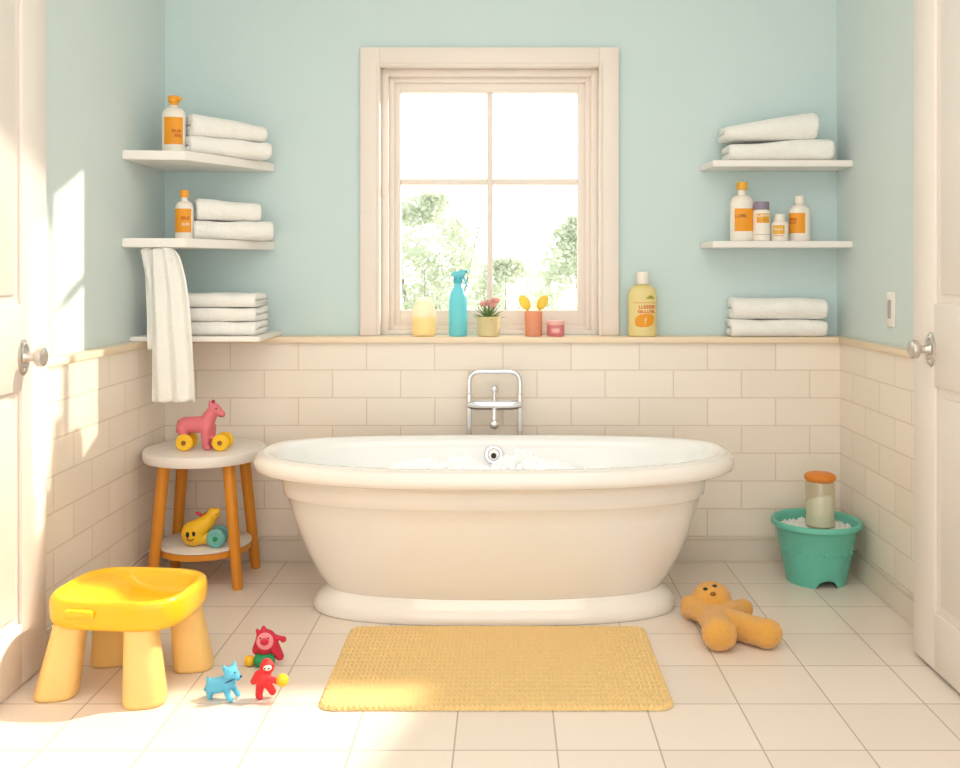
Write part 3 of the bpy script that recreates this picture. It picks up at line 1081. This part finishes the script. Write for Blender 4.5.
# ------------------------------------------------------------------ round side table
TX, TY = -1.178, 3.785
tb = thing('side_table', 'round white side table with orange wooden legs in the left corner', 'table', (TX, TY, 0))
ZT = .515
bm = nbm(); lathe(bm, [(.216, ZT - .043), (.228, ZT - .040), (.232, ZT - .03), (.232, ZT - .008), (.229, ZT - .002), (.222, ZT)], 72)
mk('tabletop', bm, M['top_white'], tb)
legs = []
for sx in (-1, 1):
    for sy in (-1, 1):
        tp = Vector((sx * .122, sy * .108, ZT - .042))
        bt = Vector((sx * .164, sy * .132, 0))
        bm = nbm()
        rs = []
        for u in (0, .02, 1):
            c = bt.lerp(tp, u)
            w = .0195 + (.0235 - .0195) * u - (.003 if u == 0 else 0)
            a0 = .25
            rs.append([(c.x + w * math.sqrt(1) * math.cos(a0 + PI / 2 * q + dq), c.y + w * math.sin(a0 + PI / 2 * q + dq), c.z) for q in range(4) for dq in (-.42, -.2, .2, .42)])
        rings(bm, rs)
        mk('leg', bm, M['wood'], tb, angle=30)
ZSH = .150
bm = nbm(); lathe(bm, [(.170, ZSH - .010), (.176, ZSH - .008), (.176, ZSH - .002), (.173, ZSH)], 64)
mk('lower_shelf', bm, M['top_white'], tb)
bm = nbm(); lathe(bm, [(.160, ZSH - .034), (.172, ZSH - .034), (.175, ZSH - .0105), (.160, ZSH - .0105)], 64, cap0=True, cap1=True)
mk('shelf_ring', bm, M['wood'], tb)


# toys on the table ------------------------------------------------
def wheel(parent, c, r, w, mat, hub, spokes=0):
    bm = nbm(); disc(bm, c, r, w, 'Y', 32, min(.008, w * .3))
    wh = mk('wheel', bm, mat, parent)
    bm = nbm(); disc(bm, (c[0], c[1] - w / 2 - .001, c[2]), r * .28, .006, 'Y', 18, .002)
    bm2 = mk('hub', bm, hub, wh)
    return wh


h = thing('toy_horse', 'pink toy horse on yellow wheels standing on the round side table', 'toy', ((205 - VX) * 3.72 / F, 3.72, ZT + .0005))
me = blob([('c', (-.074, 0, .096), (.004, 0, .098), .031, .033), ('c', (.006, 0, .105), (.034, 0, .156), .031, .0215), ('c', (.036, 0, .160), (.066, 0, .137), .0215, .0125),
           ('c', (-.083, -.012, .085), (-.073, -.014, .030), .022, .011), ('c', (-.083, .012, .085), (-.073, .014, .030), .022, .011),
           ('c', (.008, -.012, .085), (.006, -.014, .014), .022, .012), ('c', (.018, .012, .085), (.022, .014, .014), .022, .012),
           ('c', (.006, -.014, .010), (.020, -.014, .009), .009, .008),
           ('c', (.024, -.010, .172), (.022, -.013, .189), .008, .004), ('c', (.026, .010, .172), (.026, .013, .189), .008, .004),
           ('c', (-.100, 0, .108), (-.108, 0, .07), .007, .006), ('c', (.010, -.01, .06), (.060, -.012, .034), .007, .006)], .003, 4)
mk_me('horse_body', me, M['pink'], h, angle=180)
for x in (-.070, .068):
    for y in (-.030, .030):
        wheel(h, (x, y, .0325), .0325, .018, M['toy_yellow'], M['brown'])
    bm = nbm(); disc(bm, (x, 0, .0325), .005, .05, 'Y', 12)
    mk('axle', bm, M['brown'], h)
for y in (-.017, .017):
    bm = nbm(); ball(bm, (.048, y, .160), .0035)
    mk('eye', bm, M['dark'], h)
bm = nbm(); tube(bm, [(.078, -.006, .132), (.066, -.0115, .128), (.056, -.016, .132)], .0016, 8)
mk('mouth', bm, M['pink_dark'], h)
bm = nbm()
for k in range(6):
    ball(bm, (.012 - .002 * k + .02 * (1 - k / 5), 0, .186 - .011 * k), .007, (1, .7, 1), 10, 8)
mk('mane', bm, M['pink_dark'], h)

rb = thing('toy_animal', 'yellow toy animal with a teal wheel on the lower shelf of the side table', 'toy', ((203.5 - VX) * 3.70 / F, 3.70, ZSH + .0005))
me = blob([('s', (-.036, 0, .049), .049, (1, .72, 1)), ('c', (-.024, 0, .064), (.012, 0, .092), .038, .029), ('c', (.012, 0, .092), (.034, 0, .118), .028, .022),
           ('s', (.038, 0, .124), .024), ('c', (.048, -.006, .132), (.060, -.008, .140), .011, .008), ('c', (.0, .0, .03), (.05, .008, .035), .022, .018)], .003, 5)
mk_me('animal_body', me, M['toy_yellow'], rb, angle=180)
wheel(rb, (.055, -.026, .036), .0355, .022, M['toy_teal'], M['toy_green'])
wheel(rb, (.055, .030, .036), .0355, .018, M['toy_teal'], M['toy_green'])
for x, z, s in ((-.050, .052, 1), (-.026, .057, 1)):
    bm = nbm(); ball(bm, (x, -.0345, z), .0085, (.8, .5, 1.3))
    mk('eye', bm, M['dark'], rb)
bm = nbm(); tube(bm, [(-.054, -.0335, .037), (-.042, -.0365, .030), (-.026, -.0350, .034)], .0026, 8)
mk('mouth', bm, M['brown'], rb)
bm = nbm(); ball(bm, (-.016, 0, .122), .014, (1.25, .4, .45), 14, 10, Matrix.Rotation(.5, 4, 'Y'))
mk('ear', bm, M['toy_crimson'], rb)
bm = nbm(); ball(bm, (.010, .004, .124), .013, (1.2, .4, .5), 14, 10, Matrix.Rotation(-.6, 4, 'Y'))
mk('ear', bm, M['brown'], rb)
for y in (-.014,):
    bm = nbm(); ball(bm, (.052, -.0155, .126), .0035)
    mk('eye', bm, M['dark'], rb)

# ------------------------------------------------------------------ yellow step stool
stl = thing('step_stool', 'chunky yellow plastic step stool with pale legs beside the left door', 'stool', (-1.105, 2.845, 0), math.radians(-6))
A, B = .200, .166
ZR_ = .284


def rr(a, b, z, n=3.6, ox=0, oy=0):
    return superring(a, b, z, n, 80, (ox, oy))


bm = nbm()
rs = [rr(A - .03, B - .03, .198), rr(A - .010, B - .010, .200), rr(A - .003, B - .003, .210), rr(A, B, .225), rr(A + .001, B + .001, .262), rr(A - .001, B - .001, .274), rr(A - .007, B - .007, .281), rr(A - .013, B - .013, .284),
      rr(A - .021, B - .021, .281), rr(A - .026, B - .026, .272), rr(A - .032, B - .032, .242), rr(A - .042, B - .042, .226), rr(A - .06, B - .06, .222), rr(A - .09, B - .085, .2215), rr(A - .13, B - .12, .221), rr(.03, .02, .2205, 2)]
rs2 = []
for q, r in enumerate(rs):
    o = []
    for x, y, z in r:
        if q >= 9:  # the left half of the seat slopes up like a scoop
            z = min(.272, z + .046 / (1 + math.exp((x + .055) / .016)))
        o.append((x, y, z))
    rs2.append(o)
rings(bm, rs2)
mk('seat_tray', bm, M['yellow'], stl, angle=180)
bm = nbm(); box(bm, (-.105, -B - .016, .238), (-.018, -B + .012, .262), .008, 3)
mk('handle', bm, M['yellow'], stl)
for (tx, ty, bx_, by_) in ((-.130, -.095, -.160, -.118), (.085, -.105, .112, -.135), (-.112, .095, -.125, .120), (.130, .085, .145, .110)):
    bm = nbm()
    rs = []
    for u, w, z in ((0, .052, 0), (.01, .057, .004), (.05, .058, .014), (.5, .052, .1), (.9, .046, .18), (1, .045, .205)):
        cx, cy = bx_ + (tx - bx_) * u, by_ + (ty - by_) * u
        rs.append(superring(w, w, z, 3.0, 40, (cx, cy), .3))
    rings(bm, rs)
    mk('leg', bm, M['pale_yellow'], stl, angle=60)

# ------------------------------------------------------------------ floor toys
dg = thing('toy_dog', 'small sky blue toy dog on the floor in front of the step stool', 'toy', ((222 - VX) * 2.715 / F, 2.715, 0.0005), math.radians(-12))
me = blob([('c', (-.026, 0, .034), (.018, 0, .046), .022, .022), ('s', (.028, 0, .074), .021), ('c', (.03, 0, .07), (.048, 0, .065), .014, .0095), ('c', (.02, 0, .05), (.026, 0, .07), .017, .015),
           ('c', (.016, -.011, .085), (.012, -.014, .099), .007, .004), ('c', (.032, .011, .087), (.030, .014, .101), .007, .004),
           ('c', (.020, -.013, .035), (.030, -.015, .008), .0095, .0075), ('c', (.024, .013, .035), (.042, .014, .010), .009, .0075), ('c', (.030, -.015, .008), (.038, -.016, .007), .0075, .0065),
           ('c', (-.030, -.013, .030), (-.030, -.015, .008), .011, .0075), ('c', (-.030, .013, .030), (-.040, .015, .008), .011, .0075),
           ('c', (-.044, 0, .032), (-.050, 0, .022), .007, .006), ('c', (-.043, 0, .034), (-.044, 0, .056), .006, .004)], .0024, 3)
mk_me('dog_body', me, M['toy_blue'], dg, angle=180)
for y in (-.009, .009):
    bm = nbm(); ball(bm, (.043, y, .081), .003)
    mk('eye', bm, M['dark'], dg)
bm = nbm(); ball(bm, (.0575, 0, .068), .004)
mk('nose', bm, M['toy_blue_d'], dg)
bm = nbm()
tube(bm, [(.027 + .0195 * math.cos(a), .0195 * math.sin(a), .057 + .008 * math.cos(a)) for a in [k * 2 * PI / 20 for k in range(21)]], .0022, 8)
mk('collar', bm, M['toy_blue_d'], dg)

rf = thing('toy_figure', 'small red toy figure with white face holding out a yellow ball, on the floor', 'toy', ((265 - VX) * 2.72 / F, 2.72, .0005))
me = blob([('s', (-.006, 0, .058), .024, (1, .9, 1)), ('s', (.006, 0, .087), .0205), ('c', (-.012, 0, .045), (-.016, -.004, .010), .013, .0105), ('c', (.004, 0, .045), (.020, .006, .016), .012, .0105),
           ('c', (-.016, -.006, .009), (-.010, -.012, .008), .009, .008), ('c', (.006, -.008, .062), (.036, -.012, .052), .010, .008), ('c', (-.02, 0, .068), (-.030, -.008, .050), .010, .009), ('s', (.004, .002, .100), .013, (1.1, 1, .8))], .0024, 3)
mk_me('figure_body', me, M['toy_red'], rf, angle=180)
bm = nbm(); ball(bm, (.010, -.0135, .0905), .0125, (1.05, .7, .7))
mk('face', bm, M['toy_white'], rf)
for x in (.005, .016):
    bm = nbm(); ball(bm, (x, -.0222, .092), .0024)
    mk('eye', bm, M['dark'], rf)
bm = nbm(); ball(bm, (.052, -.012, .055), .0175)
mk('ball', bm, M['toy_yellow'], rf)

rt = thing('toy_vehicle', 'crimson toy with pink round face on a green roller, behind the small red figure', 'toy', ((265.5 - VX) * 2.95 / F, 2.95, .0005))
me = blob([('s', (.002, 0, .076), .033, (1, .62, 1)), ('c', (-.006, 0, .1), (-.006, 0, .114), .012, .006), ('c', (-.012, 0, .065), (-.026, 0, .046), .022, .015), ('c', (.02, 0, .065), (.044, 0, .026), .020, .013),
           ('c', (.03, 0, .085), (.052, 0, .080), .008, .007), ('c', (-.020, 0, .095), (-.026, 0, .106), .008, .005), ('s', (0, 0, .05), .022)], .0026, 3)
mk_me('toy_body', me, M['toy_crimson'], rt, angle=180)
bm = nbm(); disc(bm, (.003, -.0195, .079), .026, .008, 'Y', 28, .003)
fcx = mk('face', bm, M['toy_pink_l'], rt)
bm = nbm(); ball(bm, (.003, -.0245, .079), .011, (1.2, .5, 1))
mk('nose', bm, M['toy_crimson'], fcx)
for x in (-.010, .014):
    bm = nbm(); ball(bm, (x, -.0238, .090), .0028)
    mk('eye', bm, M['dark'], fcx)
bm = nbm(); ball(bm, (.055, -.003, .079), .0095)
mk('knob', bm, M['toy_crimson'], rt)
bm = nbm(); disc(bm, (0, -.012, .0195), .0195, .058, 'X', 28, .006)
mk('roller', bm, M['toy_green'], rt)
bm = nbm(); ball(bm, (-.046, -.010, .0165), .0165)
mk('ball', bm, M['toy_yellow'], rt)

# ------------------------------------------------------------------ teddy bear
tdp = Vector((.720, 3.17, 0))
td = thing('teddy_bear', 'golden orange plush bear lying on its back on the floor right of the bath', 'stuffed toy', tdp)
L_ = lambda x, y, z: (x - tdp.x, y - tdp.y, z)
HC, HR = Vector((.707, 3.325, .072)), .064
me = blob([('s', L_(*HC), HR, (1.06, .95, .97)), ('s', L_(.706, 3.195, .046), .056, (1.12, 1.1, .84)), ('s', L_(.702, 3.235, .042), .048, (1.3, 1, .84)),
           ('c', L_(.688, 3.17, .047), L_(.676, 3.08, .052), .048, .051), ('s', L_(.675, 3.055, .055), .053, (1.05, .74, 1.02)),
           ('c', L_(.735, 3.17, .047), L_(.815, 3.092, .047), .047, .045), ('s', L_(.830, 3.080, .048), .049, (1.05, .8, .98)),
           ('c', L_(.664, 3.26, .046), L_(.642, 3.325, .042), .032, .034), ('s', L_(.634, 3.335, .043), .038, (.85, .85, 1.1)),
           ('c', L_(.750, 3.26, .050), L_(.800, 3.315, .044), .030, .030), ('s', L_(.812, 3.318, .044), .034, (1.1, .9, 1))], .006, 3, .5)
for v in me.vertices:
    v.co += v.normal * (.0022 * noise.noise(v.co * 150) + .0022 * noise.noise(v.co * 55))
    if v.co.z < .0006:
        v.co.z = .0006
mk_me('bear_body', me, M['plush'], td, angle=180)


def on_head(px, py):
    d = 3.0
    while d < 3.6:
        p = P(px, py, d) - HC
        if (p.x / 1.06) ** 2 + (p.y / .95) ** 2 + (p.z / .97) ** 2 < HR * HR:
            break
        d += .0005
    q = P(px, py, d)
    return L_(*q)


for px, py in ((705.5, 589), (714.5, 586)):
    bm = nbm(); ball(bm, on_head(px, py), .0066, (1.25, .8, .85))
    mk('eye', bm, M['dark'], td)
bm = nbm(); ball(bm, on_head(713, 594), .0085, (1.2, .8, .9))
mk('nose', bm, M['brown'], td)

# ------------------------------------------------------------------ bucket and jar
bk = thing('bucket', 'teal plastic bucket filled with white suds in the right corner', 'bucket', (1.208, 3.765, 0))
bm = nbm()
N = 96


def rad(z, base=.113, top=.157, H=.235):
    return base + (top - base) * z / H


prof = [(rad(.0), .0), (rad(.02), .02), (rad(.05), .05), (rad(.08), .08), (rad(.145), .145), (rad(.156), .156), (rad(.16) + .0015, .160), (rad(.205), .205), (rad(.213) + .002, .213),
        (.163, .216), (.170, .220), (.171, .232), (.167, .238), (.162, .240), (.156, .237), (.151, .230), (rad(.18) - .006, .18), (rad(.1) - .006, .10), (rad(.04) - .006, .040), (.02, .038)]
rs = []
for r, z in prof:
    ring = []
    for i in range(N):
        a = 2 * PI * i / N
        zz = z
        if z < .03:
            # arched notches round the foot
            for c in (-PI / 2 + .08, -PI / 2 + .08 + 2 * PI / 3, -PI / 2 + .08 + 4 * PI / 3):
                dlt = (a - c + PI) % (2 * PI) - PI
                k = max(0, 1 - (dlt / .36) ** 2)
                zz += (.030 if z == 0 else .016) * math.sqrt(k)
        if .212 <= z <= .242:
            # small pour lip
            dl = (a - (-.35) + PI) % (2 * PI) - PI
            rr_ = r * (1 + .015 * math.exp(-(dl / .25) ** 2))
        else:
            rr_ = r
        ring.append((rr_ * math.cos(a), rr_ * math.sin(a), zz))
    rs.append(ring)
rings(bm, rs, False, True)
mk('bucket_body', bm, M['bucket'], bk, angle=45)
bm = nbm()
for k in range(22):
    a = PI + .25 + (PI - .5) * k / 21
    z = .128 + .008 * math.sin(k * 1.6)
    r = rad(z) + .0005
    ball(bm, (r * math.cos(a), r * math.sin(a), z), .006, (1, 1, .5), 8, 6)
mk('embossing', bm, M['bucket'], bk, angle=180)
bm = nbm()
rnd = random.Random(9)
lathe(bm, [(.138, .170), (.143, .200), (.12, .205), (.06, .207)], 48)
for k in range(420):
    a, r = rnd.random() * 2 * PI, .134 * math.sqrt(rnd.random())
    if r < .066:
        continue
    ico(bm, (r * math.cos(a), r * math.sin(a), .204 + .004 * rnd.random()), .004 + .006 * rnd.random(), 1)
sd = mk('suds', bm, M['powder'], None, angle=180)
sd.location = (1.208, 3.765, 0)
tag(sd, 'white suds filling the teal bucket around the glass jar', 'suds', kind='stuff')
jr = thing('storage_jar', 'glass jar of white powder with an orange lid standing in the teal bucket', 'jar', (1.224, 3.765, .2085))
jr.scale = (1, 1, .95)
bm = nbm(); lathe(bm, [(.050, 0), (.055, .004), (.056, .02), (.056, .178), (.054, .184), (.050, .190), (.048, .190), (.0515, .180), (.053, .175), (.053, .006)], 40)
mk('jar_glass', bm, M['jar_glass'], jr)
bm = nbm()
rs = []
for r, z in ((.050, .0075), (.0525, .010), (.0525, .105), (.045, .12), (.02, .127)):
    rs.append([(r * math.cos(2 * PI * i / 36), r * math.sin(2 * PI * i / 36), z + (0 if z < .1 else .018 * math.cos(2 * PI * i / 36 + 1.0) * r / .0525)) for i in range(36)])
rings(bm, rs)
mk('powder', bm, M['powder'], jr)
bm = nbm(); lathe(bm, [(.048, .186), (.048, .191), (.057, .192), (.060, .198), (.060, .206), (.056, .214), (.045, .219), (.02, .2215)], 36)
mk('lid', bm, M['cork'], jr)

# ------------------------------------------------------------------ garden outside
bm = nbm(); box(bm, (-9, YB + WT + .02, -.35), (9, 16, -.25))
struct(mk('ground', bm, M['ground'], smooth=False), 'pale sunlit ground outside the window')


def shrub(label, c, w, h, n, seed):
    t = thing('garden_shrub', label, 'shrub', (c[0], c[1], -.25), group='shrubs outside the window')
    rnd = random.Random(seed)
    bs = nbm(); bl = nbm()
    for k in range(9):
        a = rnd.random() * 2 * PI
        e = Vector((math.cos(a) * w * .7 * rnd.random(), math.sin(a) * w * .4, h * (.65 + .35 * rnd.random())))
        pts = [Vector((0, 0, 0)), e * .35 + Vector((0, 0, h * .1)), e * .7, e]
        tube(bs, pts, [.016, .011, .007, .003], 6)
    mk('stems', bs, M['bark'], t)
    for k in range(n):
        a, r, u = rnd.random() * 2 * PI, math.sqrt(rnd.random()), rnd.random()
        z = h * (.08 + .95 * u)
        ww = w * math.sqrt(max(.03, 1 - (u ** 1.6) * .95)) * (1 + .3 * noise.noise((a * 2, u * 5, seed)))
        p = Vector((r * ww * math.cos(a), r * ww * .5 * math.sin(a), z))
        if noise.noise(p * 5 + Vector((seed, 0, 0))) < -.12:
            continue
        d = Vector((rnd.uniform(-1, 1), rnd.uniform(-1, 1), rnd.uniform(-.6, 1))).normalized()
        s = d.orthogonal().normalized()
        s = Matrix.Rotation(rnd.random() * 6.28, 3, d) @ s
        Lf = .036 + .036 * rnd.random()
        q = [p, p + d * Lf * .5 + s * Lf * .26, p + d * Lf, p + d * Lf * .5 - s * Lf * .26]
        bl.faces.new([bl.verts.new(v) for v in q])
    mk('foliage', bl, M['shrub'], t, smooth=False)


shrub('tall glare-paled shrub outside the lower left window pane', (-.58, 7.0), .62, 1.95, 9000, 11)
shrub('low glare-paled shrub seen through the middle of the window', (-.02, 8.3), .55, 1.5, 6000, 12)
shrub('glare-paled shrub outside the lower right window pane', (.56, 7.0), .50, 1.8, 7500, 13)

# ------------------------------------------------------------------ light
w = bpy.data.worlds.new('daylight')
S.world = w
w.use_nodes = True
bg = w.node_tree.nodes['Background']
tcw = w.node_tree.nodes.new('ShaderNodeTexCoord')
spw = w.node_tree.nodes.new('ShaderNodeSeparateXYZ')
rmp = w.node_tree.nodes.new('ShaderNodeValToRGB')
w.node_tree.links.new(tcw.outputs['Generated'], spw.inputs[0])
w.node_tree.links.new(spw.outputs[2], rmp.inputs[0])
rmp.color_ramp.elements[0].color = (1.0, .98, .955, 1)
rmp.color_ramp.elements[1].color = (1.0, .99, .98, 1)
w.node_tree.links.new(rmp.outputs[0], bg.inputs[0])
bg.inputs[1].default_value = 1.95


def lamp(name, kind, loc, direction, color, energy, **kw):
    l = bpy.data.lights.new(name, kind)
    l.color = color
    l.energy = energy
    for k, v in kw.items():
        setattr(l, k, v)
    o = bpy.data.objects.new(name, l)
    COL.objects.link(o)
    o.location = loc
    o.rotation_euler = Vector(direction).to_track_quat('-Z', 'Y').to_euler()
    return o


el = math.radians(16.6)
lamp('sun', 'SUN', (3, 6, 4), (-.77 * math.cos(el), -.635 * math.cos(el), -math.sin(el)), (1.0, .88, .72), 3.9, angle=math.radians(1.0))
lamp('ceiling_fill', 'AREA', (0, 2.2, ZC - .03), (0, .15, -1), (1.0, .95, .88), 38, shape='RECTANGLE', size=2.2, size_y=2.6)  # added soft fill light under the ceiling, not a fixture of the room
# added area lamp standing in for sunlight across the front of the floor
bdir = Vector((-1.95, -.95, -2.5)).normalized()
bo = lamp('sun_standin', 'AREA', (1.02, 3.36, 2.5), bdir, (1.0, .84, .64), 3.8, shape='RECTANGLE', size=1.15, size_y=.66, spread=math.radians(3.0))
xa = (Vector((1, 0, 0)) - bdir * bdir.x).normalized()
za = -bdir
ya = za.cross(xa)
bo.rotation_euler = Matrix((xa, ya, za)).transposed().to_euler()
# second added lamp: stand-in sunlight on the lower part of the open door
b2 = lamp('sun_standin', 'AREA', Vector((-1.97, 2.40, 0)) - bdir * 3.24, bdir, (1.0, .86, .68), 2.3, shape='RECTANGLE', size=.93, size_y=.66, spread=math.radians(3.0))
b2.rotation_euler = bo.rotation_euler.copy()

# ------------------------------------------------------------------ camera
cam = bpy.data.cameras.new('camera')
co = bpy.data.objects.new('camera', cam)
COL.objects.link(co)
co.location = (0, 0, EYE)
co.rotation_euler = (PI / 2, 0, 0)
cam.sensor_fit = 'HORIZONTAL'
cam.sensor_width = 36
cam.lens = 36 * F / 960
cam.shift_x = -(VX - 480) / 960
cam.shift_y = -(384 - VY) / 960
cam.clip_start = .05
S.camera = co
S.view_settings.view_transform = 'Standard'
S.view_settings.look = 'None'
S.view_settings.exposure = 0.07
